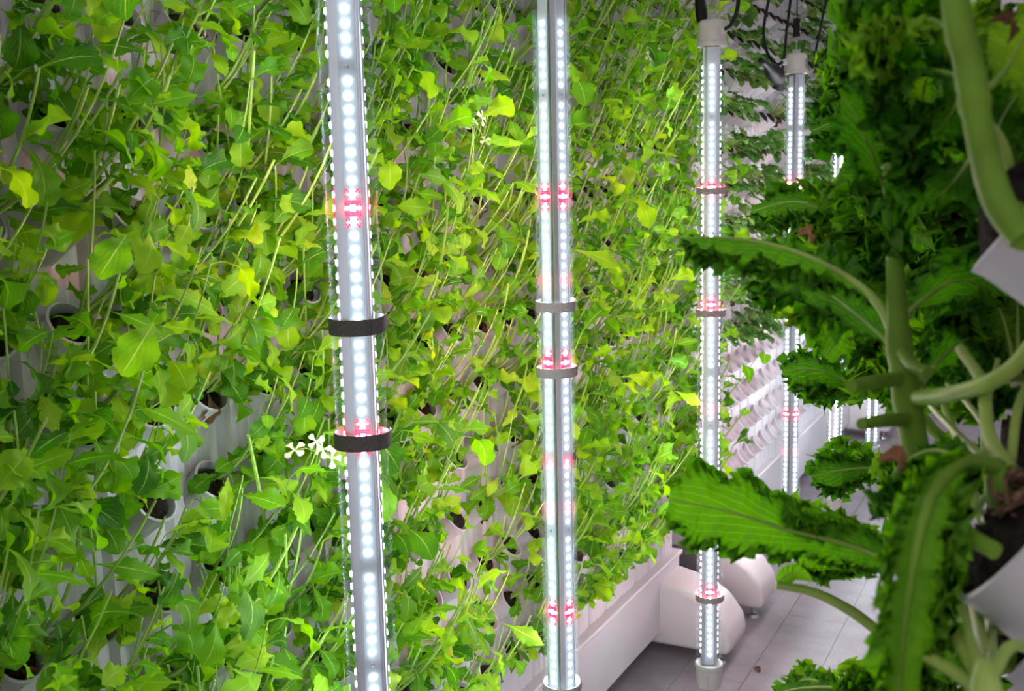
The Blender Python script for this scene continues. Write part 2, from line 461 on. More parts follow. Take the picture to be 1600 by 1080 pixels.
def grow_light(px, py, off, label, straps, reds, sh=.0165, single=True, boards=(0,), cable=None, weak=()):
    P = atX(px, py, TX); Y = float(P[1])
    base = np.array([TX, Y, 0])
    r = thing('grow_light', base, label, 'grow light', 'hanging LED grow lights')
    ang = math.atan2(-Y, -TX) + math.radians(off)
    R = Matrix.Rotation(ang, 4, 'Z')
    obj('core', CORE, r, mw=R)
    zr = [z_of(y, TX, Y) if y > -900 else y for y in reds]
    for k in range(4):
        bm_ = Matrix.Rotation(ang + k * math.pi / 2, 4, 'Z')
        b = obj('led_board', BOARD, r, mw=bm_)
        if single and k in boards:
            for z in LEDZ: obj('led', LED, b, (.0207, 0, z))
            for h in (0, 1): obj('screw', SCREW, b, (.0207, 0, TZ1 - .02 - (45 * h + 8.5) * (TZ1 - TZ0 - .04) / NLED))
        else:
            o = obj('led_row', LEDROW, b); o['kind'] = 'stuff'
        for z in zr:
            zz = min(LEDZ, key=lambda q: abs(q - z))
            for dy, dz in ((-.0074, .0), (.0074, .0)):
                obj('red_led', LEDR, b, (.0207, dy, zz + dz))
            obj('red_glow_dots', GLOW_DOTS, b, (.0207, 0, zz), kind='stuff')
        for y in weak:
            zz = min(LEDZ, key=lambda q: abs(q - z_of(y, TX, Y)))
            obj('red_led', LEDR, b, (.0207, .0, zz + .0086))
    obj('sheath', SHEATH, r)
    for i, y in enumerate(straps):
        s = obj('strap', STR[sh][0], r, mw=Matrix.Translation((0, 0, z_of(y, TX, Y))) @ Matrix.Rotation(ang + 1.0 + .2 * i, 4, 'Z') @ Matrix.Rotation(math.radians([1.5, -2.0, 1.0][i % 3]), 4, 'X'))
        obj('strap_tail', STR[sh][1], s)
    tc_ = obj('top_cap', CAPT, r, (0, 0, TZ1))
    obj('bottom_cap', CAPB, r, mw=Matrix.Translation((0, 0, TZ0)) @ Matrix.Rotation(ang - .5, 4, 'Z'))
    # gland on the side of the cap with the black lead leaving it
    ga = ang + (.75 if cable != 'left' else -2.0)
    gd = np.array([math.cos(ga), math.sin(ga), 0])
    g0 = gd * .030 + [0, 0, .038]
    obj('cable_gland', MB().tube([g0, g0 + gd * .006, g0 + gd * .014], [.011, .011, .009], 14).mesh('cable_gland', 'cap_plastic', True, ang=.5), tc_)
    s = np.array([0, 0, TZ1]); g1 = s + g0 + gd * .014
    if cable == 'left':
        pts = [g1, g1 + gd*.02 + [0,0,-.005], g1 + gd*.05 + [0,0,.03], g1 + gd*.062 + [0,0,.09], g1 + gd*.05 + [0,0,.17], g1 + gd*.02 + [0,0,.3], [.0, .03, 2.34]]
        pts[-1] = np.array([.0, .03, 2.34])
    else:
        pts = [g1, g1 + gd*.018 + [0,0,.008], g1 + gd*.035 + [0,0,.035], g1 + gd*.04 + [0,0,.08], g1 + gd*.03 + [0,0,.18], g1 + gd*.02 + [0,0,.32], np.array([.0, .03, 2.34])]
    obj('power_cable', MB().tube(catmull(pts, 30), .0048, 8).mesh('power_cable', 'black_rubber', True), r)
    # loop on the cap, wire hook and strap ratchet up to the rail
    zt = TZ1 + .064
    obj('cap_loop', MB().box(-.012, .012, -.003, .003, zt - .003, zt + .012).mesh('cap_loop', 'cap_plastic', bevel=.002), r)
    if cable == 'left':
        obj('wire_hook', MB().tube([(0,0,zt+.004),(0,0,zt+.05)], .0016, 8).mesh('wire_hook', 'steel', True), r)
        obj('ratchet', MB().box(-.010, .010, -.008, .008, zt + .05, zt + .105).mesh('ratchet', 'black_rubber', bevel=.003), r)
        obj('ratchet_button', MB().box(.0101, .012, -.005, .005, zt + .062, zt + .068).box(.0101, .012, -.004, .004, zt + .08, zt + .092).mesh('ratchet_button', 'steel'), r)
        obj('hanging_cord', MB().tube([(0,0,zt+.105),(0,0,2.359)], .002, 6).mesh('hanging_cord', 'black_rubber'), r)
    else:
        pts = [(0,-.003,zt+.002), (-.009,0,zt+.018), (-.012,0,zt+.05), (-.004,0,zt+.085), (.004,0,zt+.085), (.012,0,zt+.05), (.009,0,zt+.018), (0,.003,zt+.002)]
        obj('carabiner', MB().tube(catmull(pts, 30), .0017, 8).mesh('carabiner', 'steel', True), r)
        obj('hanging_cord', MB().tube([(0,0,zt+.083),(0,0,2.359)], .002, 6).mesh('hanging_cord', 'black_rubber'), r)
        # folded black webbing beside the hook
        sd = np.array([-math.sin(ang), math.cos(ang), 0]) * -1
        b = MB().tube(catmull([sd*.022+[0,0,zt-.008], sd*.026+[0,0,zt+.03], sd*.028+[0,0,zt+.1], sd*.02+[0,0,2.359]], 10), [.008,.013,.014,.013,.013,.012,.011,.01,.009,.008], 10)
        obj('webbing', b.mesh('webbing', 'black_rubber', True), r)
    # rating label on the cap
    la = ang + (.45 if cable == 'left' else .3)
    if cable == 'left':
        lb = MB(); vs = []; n = 7
        for i in range(n):
            t = la - .32 + i * .107
            for z in (.018, .046): vs.append((.0338 * math.cos(t), .0338 * math.sin(t), z))
        lab = obj('rating_label', lb.add(vs, [(2*i, 2*i+2, 2*i+3, 2*i+1) for i in range(n-1)]).mesh('rating_label', 'label_paper', True), tc_)
    return r, Y
G = 'tube LED grow light '
grow_light(559, 540, 4, G + 'nearest the camera, widest, with two dark straps', [507, 686], [317, 682], .0205, True, (0,))
grow_light(869, 540, 47, G + 'second from the left, showing two diode rows side by side', [477, 580, 1071], [310, 568, 945], .0165, True, (0, 3), weak=(447, 803, 720))
grow_light(1110, 540, 3, G + 'third from the left, whole from hook to lower grey cap', [298, 489, 932], [290, 480, 924], .0165, True, (0,), weak=(393, 645))
L4, Y4 = grow_light(1239.5, 400, 46, G + 'fourth from the left, under a square black ratchet', [], [286, 643, 783], .0165, True, (0, 3), cable='left', weak=(712,))
L5, Y5 = grow_light(1306, 640, 5, G + 'fifth from the left, half hidden by curly kale', [], [285, 520], .0165, False, cable='left')
grow_light(1364, 640, 40, G + 'far down the aisle behind the kale stalk, second farthest', [], [360], .0165, False)
grow_light(1408, 365, 5, G + 'farthest down the aisle, glimpsed between kale leaves', [], [362], .0165, False)
def loc_(root, q, n): return [p - np.array(root.location) for p in catmull([atX(x, y, TX + dx) for x, y, dx in q], n)]
obj('plug', MB().tube(loc_(L4, ((1188, 94, -.06), (1198, 102, -.06), (1207, 112, -.06), (1216, 122, -.06), (1219, 140, -.06)), 12), [.008, .009, .010, .011, .016, .024, .026, .026, .024, .018, .014, .012], 12).mesh('plug', 'black_rubber', True), L4)
obj('plug_cable', MB().tube(loc_(L4, ((1219, 132, -.06), (1225, 90, -.06), (1229, 50, -.05), (1234, 10, -.03), (1240, -40, -.01)), 16), .0045, 8).mesh('plug_cable', 'black_rubber', True), L4)
obj('plug', MB().tube(loc_(L5, ((1296, 88, .02), (1303, 75, .02), (1311, 62, .02), (1319, 50, .02)), 10), [.016, .022, .026, .028, .026, .028, .030, .028, .022, .012], 12).mesh('plug', 'black_rubber', True), L5)
obj('plug_cable', MB().tube(loc_(L5, ((1319, 52, .02), (1320, 20, .02), (1322, -40, .01)), 10), .004, 8).mesh('plug_cable', 'black_rubber', True), L5)
rail = thing('hanging_rail', (TX, 0, 2.36), 'long metal rail above the aisle from which the grow lights hang', 'rail')
obj('bar', MB().box(-.02, .02, .3, 6.6, 0, .03).mesh('bar', 'aluminium'), rail)
for y in (.9, 3.1, 3.8, 6.2):
    obj('bracket', MB().box(PX - TX + .012, -.0205, y - .015, y + .015, .005, .025).mesh('bracket', 'aluminium'), rail)

# ------------------------------------------------------------------ leaves
def leaf_grid(L, W, prof, nL, nW, bend, fold, seed, wave=.0, wfreq=3, tooth=.0, twist=0):
    """leaf along +x, upper side +z.  prof(s) -> half width 0..1"""
    rnd = random.Random(seed); ph = rnd.uniform(0, 6); ph2 = rnd.uniform(0, 6)
    b = MB(); vs = []; uv = []; x = z = 0.0
    for i in range(nL + 1):
        s = i / nL
        th = bend[0] + bend[1] * s
        if i: x += math.cos(th) * L / nL; z += -math.sin(th) * L / nL
        w = W * prof(s) * (1 + tooth * math.sin(s * 43 + ph))
        nx, nz = math.sin(th), math.cos(th); tw = twist * (s - .3)
        for j in range(nW + 1):
            t = j / nW * 2 - 1
            side = 1 if t > 0 else -1
            h = fold * abs(t) * w + wave * w * abs(t) ** 1.6 * math.sin(2 * math.pi * wfreq * s + (ph if side > 0 else ph2))
            y = t * w; h2 = h * math.cos(tw) + y * math.sin(tw); y2 = y * math.cos(tw) - h * math.sin(tw)
            vs.append((x + nx * h2, y2, z + nz * h2)); uv.append((t * .5 + .5, s))
    fs = [(i*(nW+1)+j, (i+1)*(nW+1)+j, (i+1)*(nW+1)+j+1, i*(nW+1)+j+1) for i in range(nL) for j in range(nW)]
    b.add(vs, fs); b.uv = uv; return b
def interp(pts):
    xs = [p[0] for p in pts]; ys = [p[1] for p in pts]
    return lambda s: float(np.interp(s, xs, ys))
PROF = [
    interp([(0,.06),(.22,.07),(.30,.34),(.36,.20),(.44,.62),(.50,.45),(.60,.92),(.72,1),(.86,.78),(.95,.42),(1,.05)]),       # lyrate
    interp([(0,.06),(.18,.08),(.35,.40),(.55,.85),(.70,1),(.85,.80),(.95,.45),(1,.04)]),                                     # spoon
    interp([(0,.07),(.15,.10),(.24,.42),(.29,.22),(.38,.60),(.44,.34),(.54,.78),(.60,.52),(.72,1),(.84,.85),(.93,.5),(1,.03)]), # deep lobes
    interp([(0,.06),(.2,.18),(.4,.75),(.55,1),(.72,.86),(.88,.48),(1,.02)]),                                                 # oval
    interp([(0,.1),(.2,.35),(.5,1),(.7,.75),(.85,.4),(1,.02)]),                                                              # pointed
]
rl = random.Random(11)
ALEAF = []
for i in range(14):
    pr = PROF[i % 5]
    me = leaf_grid(1, [.25, .26, .24, .25, .17][i % 5] * rl.uniform(.8, 1.12), pr, 22, 6, (rl.uniform(-.5, .1), rl.uniform(.3, 2.3)), rl.uniform(-.2, .55), i,
                   rl.uniform(.2, .5), rl.uniform(1.6, 3.6), .11, rl.uniform(-1.1, 1.1)).mesh('leaf', 'arugula_leaf', True)
    ALEAF.append(me)
WLEAF = leaf_grid(1, .24, PROF[3], 14, 6, (0, 2.2), .7, 91, .5, 2.5, .05, .8).mesh('withered_leaf', 'withered_leaf', True)
def frame_m(o, d, up, size, roll=0):
    d = unit(d); up = np.array(up, float); up = up - up.dot(d) * d
    if np.linalg.norm(up) < 1e-3: up = np.array([d[2], 0, -d[0]])
    up = unit(up); y = np.cross(up, d)
    if roll:
        c, s = math.cos(roll), math.sin(roll); up, y = c * up + s * y, c * y - s * up
    m = Matrix.Identity(4)
    for i in range(3): m[i][0] = d[i] * size; m[i][1] = y[i] * size; m[i][2] = up[i] * size; m[i][3] = o[i]
    return m
def petal_flower(mat, r, n=4, seed=0):
    rnd = random.Random(seed); b = MB()
    for k in range(n):
        a = 2 * math.pi * k / n + rnd.uniform(-.2, .2)
        p = leaf_grid(r, r * .36, interp([(0,.15),(.45,.4),(.8,1),(1,.55)]), 5, 2, (-.5, .8), .15, k)
        p.xf(Matrix.Rotation(a, 4, 'Z')); b.add(p.v, p.f)
    return b.mesh('flower', mat, True)
FLOWER = petal_flower('petal_cream', .0125, 4, 1)
FLOWERW = petal_flower('petal_white', .011, 5, 2)
def arugula_proto(seed, dense=1.0):
    """-> list of (name, mesh, matrix) ; +x points out of the panel"""
    r = random.Random(seed); parts = []
    ns = r.randint(5, 7)
    for k in range(ns):
        az = r.uniform(-.9, .9); ln = r.uniform(.13, .30); out = r.uniform(.4, 1.15)
        d0 = np.array([.9 * math.cos(az), .9 * math.sin(az), .55])
        d1 = np.array([out * math.cos(az) * .55, math.sin(az) * .45 + r.uniform(-.2, .2), 1.0])
        P = [np.array([.03 + .006 * math.cos(k), .010 * math.sin(k * 2.1), .022])]
        n = 7
        for i in range(n):
            t = i / (n - 1); d = unit(unit(d0) * (1 - t) + unit(d1) * t * 1.4)
            P.append(P[-1] + d * ln / n)
        r0 = r.uniform(.0015, .0029)
        cut = r.random() < .36
        parts.append(('stem', MB().tube(P, list(np.linspace(r0, r0 * (.75 if cut else .45), n + 1)), 5).mesh('stem', 'arugula_stem', True, ang=.9), Matrix.Identity(4)))
        nl = int(round((r.randint(3, 5) if not cut else r.randint(1, 3)) * dense))
        for q in range(nl):
            t = r.uniform(.35, .95) if q or cut else 1.0
            i = min(int(t * n), n); p = P[i]
            a2 = az + r.uniform(-2.0, 2.0)
            d = np.array([math.cos(a2) * .9 + .35, math.sin(a2), r.uniform(-.55, .75)])
            up = np.array([.75 + r.uniform(-.5, .5), r.uniform(-.6, .6), .8])
            sz = r.uniform(.036, .082) * (1.05 if q == 0 else .9)
            parts.append(('leaf', ALEAF[r.randrange(14)], frame_m(p, d, up, sz, r.uniform(-.5, .5))))
    for q in range(int(r.randint(4, 6) * dense)):      # leaves low down, close to the cup
        a2 = r.uniform(-1.5, 1.5)
        d = np.array([math.cos(a2), math.sin(a2) * 1.2, r.uniform(-.5, .6)])
        parts.append(('leaf', ALEAF[r.randrange(14)], frame_m((.04, .01 * math.sin(q), .03), d, (.5, 0, .9), r.uniform(.05, .085), r.uniform(-.5, .5))))
    if r.random() < .45:
        parts.append(('withered_leaf', WLEAF, frame_m((.035, 0, .02), (.7, r.uniform(-1, 1), -.6), (.6, 0, .7), r.uniform(.03, .05))))
    return parts
APROTO = [arugula_proto(100 + i, .85) for i in range(14)]
ANEAR = [arugula_proto(150 + i, 1.55) for i in range(14)]
def place(parts, name, loc, rz, sc, mirror, label, cat, group):
    o = thing(name, loc, label, cat, group, rz)
    o.scale = (sc, -sc if mirror else sc, sc)
    for nme, me, mw in parts: obj(nme, me, o, mw=mw)
    return o
ra = random.Random(21)
ZX = [(0, 'left of the nearest grow light'), (548, 'between nearest and second grow lights'), (868, 'between second and third grow lights'), (1109, 'right of third grow light')]
ZY = [(-999, 'upper'), (360, 'middle'), (720, 'lower')]
def zone(p):
    x, y, d = proj(p)
    a = [q for q in ZX if x >= q[0] or q[0] == 0][-1][1]; b = [q for q in ZY if y >= q[0]][-1][1]
    return a, b
BARE = {}
for (i, k, p) in cups1:
    x, y, d = proj(p + np.array([.05, 0, .08]))
    if not (-400 < x and -60 < y < (1290 if x > -150 else 1080)): continue
    # the thin patch where the panel shows through
    gap = math.hypot((x - 735) / 80, (y - 830) / 170) < 1
    gap2 = (0 < x < 130 and 350 < y < 560 and ra.random() < .4) or (x < 330 and 640 < y < 960 and ra.random() < .2)
    if (gap and ra.random() < .88) or gap2: continue
    a, b = zone(p + np.array([.08, 0, .06]))
    place((ANEAR if p[1] < 1.75 else APROTO)[ra.randrange(14)], 'arugula_plant', p + np.array([.0, 0, .0]), ra.uniform(-.3, .3), ra.uniform(.85, 1.2), ra.random() < .5,
          'arugula plant on the planting wall, %s part, %s' % (b, a), 'plant', 'arugula, %s, %s' % (b, a))
# flowering stalks
def flower_stalk(pts, flowers, label, r0=.0022):
    base = np.array(pts[0]); o = thing('flowering_arugula', base, label, 'plant')
    P = [q - base for q in catmull(pts, 14)]
    obj('stem', MB().tube(P, list(np.linspace(r0, r0 * .5, 14)), 6).mesh('stem', 'arugula_stem', True), o)
    rnd = random.Random(len(label))
    for q in flowers:
        q = np.array(q) - base
        f = obj('flower', FLOWER, o, mw=frame_m(q, (rnd.uniform(-1, 1), rnd.uniform(-1, 1), .3), (1, -.7, .5), rnd.uniform(.9, 1.3)))
        e = P[10 + rnd.randrange(4)]
        obj('flower_stem', MB().tube([e, (e + q) / 2 + [0, 0, .004], q], .0007, 5).mesh('flower_stem', 'arugula_stem'), o)
    for q in range(3):
        obj('leaf', ALEAF[rnd.randrange(14)], o, mw=frame_m(P[3 + 3 * q], (.6, rnd.uniform(-1, 1), .1), (1, 0, .7), rnd.uniform(.03, .045)))
    return o
def pw(px, py, x): return atX(px, py, x)
flower_stalk([pw(640, 480, -1.08), pw(690, 400, -1.0), pw(725, 290, -.95), pw(742, 195, -.93)], [pw(738, 188, -.93), pw(728, 200, -.93), pw(752, 184, -.93), pw(758, 220, -.93), pw(744, 268, -.94)],
             'tall arugula stalk with pale cream flowers between the first two grow lights')
flower_stalk([pw(420, 860, -1.08), pw(450, 800, -1.0), pw(480, 740, -.95), pw(497, 695, -.92)], [pw(460, 704, -.92), pw(494, 690, -.92), pw(505, 702, -.92), pw(518, 716, -.92)],
             'arugula stalk with four pale flowers just left of the nearest grow light')
flower_stalk([pw(930, 250, -1.05), pw(985, 150, -.98), pw(1010, 110, -.94), pw(1020, 90, -.93)], [pw(1013, 88, -.93), pw(1022, 80, -.93), pw(1070, 30, -.93)],
             'arugula stalk with small white flowers near the top of the third grow light')

# ------------------------------------------------------------------ strawberry plants on the farther rack
def leaflet_join(seed):
    b = MB(); b.uv = []
    for k, a in enumerate((-1.15, 0, 1.15)):
        p = leaf_grid(1, .44, interp([(0,.12),(.15,.55),(.4,.95),(.6,1),(.8,.8),(.93,.45),(1,.1)]), 14, 6, (-.2, .7), .35, seed * 3 + k, .12, 4, .07)
        p.xf(Matrix.Rotation(a, 4, 'Z')); b.add(p.v, p.f); b.uv += p.uv
    return b.mesh('leaf', 'strawberry_leaf', True)
SLEAF = [leaflet_join(i) for i in range(5)]
def straw_proto(seed):
    r = random.Random(seed); parts = []
    for k in range(r.randint(6, 8)):
        a = r.uniform(-1.3, 1.3); ln = r.uniform(.06, .13); up = r.uniform(-.3, .9)
        d = np.array([math.cos(a), math.sin(a), up]); o = np.array([.03, 0, .022]); e = o + unit(d) * ln + [0, 0, -.01]
        parts.append(('leaf_stalk', MB().tube([o, (o + e) / 2 + [0, 0, .012], e], [.0018, .0014, .001], 5).mesh('leaf_stalk', 'arugula_stem', True), Matrix.Identity(4)))
        parts.append(('leaf', SLEAF[r.randrange(5)], frame_m(e, d * [1, 1, .3] + [0, 0, -.3], (.5, 0, .9), r.uniform(.032, .05), r.uniform(-.4, .4))))
    for k in range(r.randint(1, 3)):
        a = r.uniform(-1, 1); e = np.array([.10 * math.cos(a) + .02, .10 * math.sin(a), r.uniform(.02, .09)])
        parts.append(('flower_stalk', MB().tube([(.03, 0, .022), e * .6 + [0, 0, .03], e], [.0012, .001, .0008], 5).mesh('flower_stalk', 'arugula_stem', True), Matrix.Identity(4)))
        parts.append(('flower', FLOWERW, frame_m(e, (0, 1, .3), (1, -.4, .5), 1.1)))
    if r.random() < .5: parts.append(('withered_leaf', WLEAF, frame_m((.04, 0, .02), (1, r.uniform(-1, 1), -.4), (.5, 0, .8), .05)))
    return parts
SPROTO = [straw_proto(300 + i) for i in range(8)]
rows = ['lowest planted row', 'second planted row from below', 'third planted row from below', 'fourth planted row from below', 'fifth planted row from below', 'sixth planted row from below', 'seventh planted row from below', 'eighth planted row from below', 'ninth planted row from below', 'tenth planted row from below', 'eleventh planted row from below', 'topmost planted row', 'topmost planted row']
for (i, k, p) in cups2:
    x, y, d = proj(p + np.array([.05, 0, .05]))
    if k < 4 or not (1080 < x < 1330) or ra.random() < .25: continue
    place(SPROTO[ra.randrange(8)], 'strawberry_plant', p, ra.uniform(-.4, .4), ra.uniform(.85, 1.15), ra.random() < .5,
          'strawberry plant with dark round leaves, farther rack, %s' % rows[k - 4], 'plant', 'strawberries, %s' % rows[k - 4])

# ------------------------------------------------------------------ kale rack on the right, right beside the camera
KX = .041
def kz(k): return 1.432 + (k - 8) * .178
rackK = thing('planting_rack', (KX, 6.4, 0), 'white planting wall with tilted cups holding kale, close on the right', 'planting rack', rz=math.pi)
KL = 6.4 - .44
nK = int(KL / .15)
for i in range(nK):
    o = obj('channel', CHAN, rackK, (0, (i + .5) * .15, 0)); o.scale = (1, .15 / COLP, 1)
CUPB = cup_mesh('cup', 40, .075, .036)
def plug2():
    b = MB(); n = 26; rnd = random.Random(8); vs = [(0, 0, .088)]; fs = []
    for k, (rr, zz) in enumerate(((.010, .090), (.020, .087), (.028, .081), (.0325, .07), (.031, .02))):
        for j in range(n):
            t = 2 * math.pi * j / n; q = rr * (1 + rnd.uniform(-.07, .07) * (k < 4)); vs.append((q * math.cos(t), q * math.sin(t), zz + rnd.uniform(-.006, .006) * (k < 4)))
    fs += [(0, 1 + j, 1 + (j + 1) % n) for j in range(n)]
    for k in range(4):
        for j in range(n): fs.append((1 + k*n + j, 1 + (k+1)*n + j, 1 + (k+1)*n + (j+1) % n, 1 + k*n + (j+1) % n))
    return b.add(vs, fs).xf(Matrix.Translation((.006, 0, 0)) @ Matrix.Rotation(math.radians(52), 4, 'Y')).mesh('growing_plug', 'plug', True)
PLUGB = plug2()
KC = {}
for i in range(nK):
    for k in range(2, 13):
        Yw = 6.4 - (i + .5) * .15; z = kz(k)
        if not in_frame((KX - .08, Yw, z), 160, 160) or Yw > 3.2: continue
        c = obj('cup', CUPB, rackK, (0, (i + .5) * .15, z)); obj('growing_plug', PLUGB, c)
        KC[(nK - 1 - i, k)] = np.array([KX - .075, Yw, z + .058])
obj('trough', MB().box(-.22, .019, 0, KL, .085, .285).mesh('trough', 'white_plastic', bevel=.006), rackK)
obj('top_cap', MB().box(-.08, .02, 0, KL, 2.56, 2.6).mesh('top_cap', 'white_plastic', bevel=.004), rackK)
for yl in (.0, KL - .19): obj('foot', FOOT, rackK, (-.05, yl, 0))

# ------------------------------------------------------------------ kale
KPROF = interp([(0,.05),(.16,.06),(.26,.22),(.36,.55),(.44,.42),(.52,.80),(.60,.68),(.70,1),(.80,.95),(.90,.72),(.97,.38),(1,.10)])
KPROF2 = interp([(0,.05),(.22,.06),(.32,.35),(.5,.8),(.68,1),(.82,.92),(.93,.62),(1,.15)])
def kale_leaf(parent, pts, W, up, prof=KPROF2, nL=70, nW=18, curl=.35, fold=.0, freq=11, seed=0, rib=.004, rname='midrib', ribmat='kale_petiole', mat='kale_leaf', teeth=.25):
    """frilly blade grown along a spine; pts in world space"""
    base = np.array(parent.location); rnd = random.Random(seed)
    nL = int(nL * 3.5); nW = int(nW * 1.6 // 2 * 2); freq = freq * 1.75; curl = curl * .92
    P = np.array(catmull([np.array(p) - base for p in pts], nL + 1))
    T = np.empty_like(P); T[1:-1] = P[2:] - P[:-2]; T[0] = P[1] - P[0]; T[-1] = P[-1] - P[-2]
    T /= np.linalg.norm(T, axis=1)[:, None]
    up = np.array(up, float)
    n = up - (T @ up)[:, None] * T; n /= np.linalg.norm(n, axis=1)[:, None]
    sd = np.cross(n, T)
    s1 = np.linspace(0, 1, nL + 1); pr = np.array([prof(q) for q in s1]); w = (W * pr)[:, None]; g = np.minimum(1, pr * 1.7)[:, None]
    t = np.linspace(-1, 1, nW + 1)[None, :]; t = np.sign(t) * np.abs(t) ** .8; a = np.abs(t); s = s1[:, None]
    def ph(): u, v = rnd.uniform(0, 6.3), rnd.uniform(0, 6.3); return np.where(t > 0, u, v)
    p0, p1, p2, p3, p4 = ph(), ph(), ph(), ph(), ph()
    e = np.clip((a - .45) / .55, 0, 1)
    ls = s - .07 * a + .012 * np.sin(2 * math.pi * 3.3 * s + p4); lob = max(3, freq * .30)
    lobe = np.abs(np.sin(math.pi * lob * ls + p3)) ** .6
    th = 2 * math.pi * freq * ls
    mod = .65 + .35 * np.sin(th * .37 + p2)
    q = t * (1 - teeth * 1.9 * e * (1 - lobe)) * (1 + .07 * e * np.sin(2.7 * th + p1))
    wv = .7 * np.sin(th + p0) + .75 * e * mod * np.sin(2.37 * th + p1 + 3 * a) + .62 * e * e * np.sin(5.1 * th + p2 + 4 * a)
    h = -fold * a ** 1.3 * w + curl * W * .7 * e ** 1.25 * wv * g
    h = h + .055 * w * (np.sin(2 * math.pi * 9 * ls + p0) * np.minimum(a * 2, 1) + .6 * np.sin(2 * math.pi * 21 * ls + 9 * a + p1) * np.minimum(a * 2, 1))
    al = curl * W * .5 * e ** 1.4 * (np.cos(1.63 * th + p0) + .8 * e * np.cos(4.1 * th + p1)) * g
    inn = -curl * W * .28 * e ** 2 * np.cos(3.3 * th + p3) * g * np.sign(t)
    V = P[:, None, :] + sd[:, None, :] * (q * w + inn)[..., None] + n[:, None, :] * h[..., None] + T[:, None, :] * al[..., None]
    uv = np.stack([np.broadcast_to(t * .5 + .5, q.shape), np.broadcast_to(s, q.shape)], -1).reshape(-1, 2)
    b = MB(); b.v = [tuple(r) for r in V.reshape(-1, 3).tolist()]
    b.f = [(i*(nW+1)+j, (i+1)*(nW+1)+j, (i+1)*(nW+1)+j+1, i*(nW+1)+j+1) for i in range(nL) for j in range(nW)]; b.uv = uv
    o = obj('leaf', b.mesh('leaf', mat, True), parent)
    if rib:
        k = [P[i] for i in range(0, nL + 1, 8)]
        rr = [rib * (1 - .88 * (i / (len(k) - 1)) ** .8) for i in range(len(k))]
        obj(rname, MB().tube(k, rr, 8).mesh(rname, ribmat, True), o)
    return o
def stalk(parent, pts, rad, name='stalk', mat='kale_stem', n=26, sides=12, knobs=()):
    base = np.array(parent.location); P = [p - base for p in catmull(pts, n)]
    rr = list(np.interp(np.linspace(0, 1, n), np.linspace(0, 1, len(rad)), rad))
    for c, w, h in knobs:
        for i in range(n): rr[i] += h * math.exp(-((i / (n - 1) - c) / w) ** 2)
    return obj(name, MB().tube(P, rr, sides).mesh(name, mat, True, ang=1.0), parent)
def near_cup(p):
    return min(KC.values(), key=lambda c: np.linalg.norm(c - np.array(p))) + np.array([.012, 0, -.012])
def root_stem(o, r=.007):
    b_ = np.array(o.location); c_ = near_cup(b_)
    stalk(o, [c_, (b_ + c_) / 2 + [-.004, 0, .004], b_], [r, r, r], 'root_stem', 'kale_stem', 8)
def W_(*q): return [at(*p) for p in q]
def px_r(w, d): return w * d / FPX / 2
TOC = -MW[:, 2]                      # towards the camera
UPV = np.array([0, 0, 1.0])

# stalk in the middle of the right side, with the long arching leaf
k1 = thing('kale_plant', at(1500, 905, .60), 'tall kale plant with bare cut stalk and long leaf arching left', 'plant')
stalk(k1, W_((1500,905,.60),(1470,850,.66),(1440,760,.70),(1425,670,.73),(1412,590,.74),(1405,540,.75),(1400,450,.75),(1394,330,.76),(1386,260,.78)),
      [px_r(40,.6), px_r(44,.68), px_r(44,.73), px_r(42,.74), px_r(36,.75), px_r(24,.75), px_r(18,.76)], knobs=((.62,.03,.0016),(.44,.03,.001)))
kale_leaf(k1, W_((1406,545,.75),(1372,475,.76),(1310,425,.78),(1225,388,.80),(1140,372,.82),(1062,372,.84)), .026, UPV * .9 + TOC * .25, KPROF2, 90, 16, .45, .55, 12, 1, px_r(20,.78))
kale_leaf(k1, W_((1404,560,.77),(1370,520,.80),(1310,470,.86),(1250,430,.92),(1195,410,.96)), .046, TOC * .95 + UPV * .35, KPROF, 80, 20, .30, .1, 10, 2, px_r(9,.8))
kale_leaf(k1, W_((1394,335,.76),(1372,265,.70),(1345,200,.66),(1318,150,.64)), .022, TOC * .9 + UPV * .2, KPROF2, 60, 14, .3, .2, 7, 3, px_r(9,.7))
for q, w in ((((1408,592,.74),(1370,596,.71),(1330,603,.69)), 25), (((1418,656,.73),(1385,657,.70),(1346,663,.68)), 23), (((1410,548,.745),(1425,570,.72),(1450,583,.70)), 24)):
    stalk(k1, W_(*q), [px_r(w,.72), px_r(w*.95,.70), px_r(w*.8,.69)], 'cut_leaf_stalk', 'kale_stem', 10)
stalk(k1, W_((1430,622,.73),(1480,617,.68),(1540,600,.64),(1585,572,.62),(1625,520,.60)), [px_r(26,.72), px_r(27,.66), px_r(24,.6)], 'leaf_stalk', 'kale_petiole', 18)
kale_leaf(k1, W_((1412,500,.75),(1440,470,.80),(1490,440,.84),(1540,450,.86),(1580,500,.86)), .038, TOC + UPV * .4, KPROF, 70, 18, .4, .2, 9, 4, px_r(10,.8))
kale_leaf(k1, W_((1440,600,.74),(1470,560,.80),(1510,530,.84),(1560,520,.86)), .034, TOC + UPV * .5, KPROF, 60, 18, .4, .2, 9, 5, px_r(10,.8))

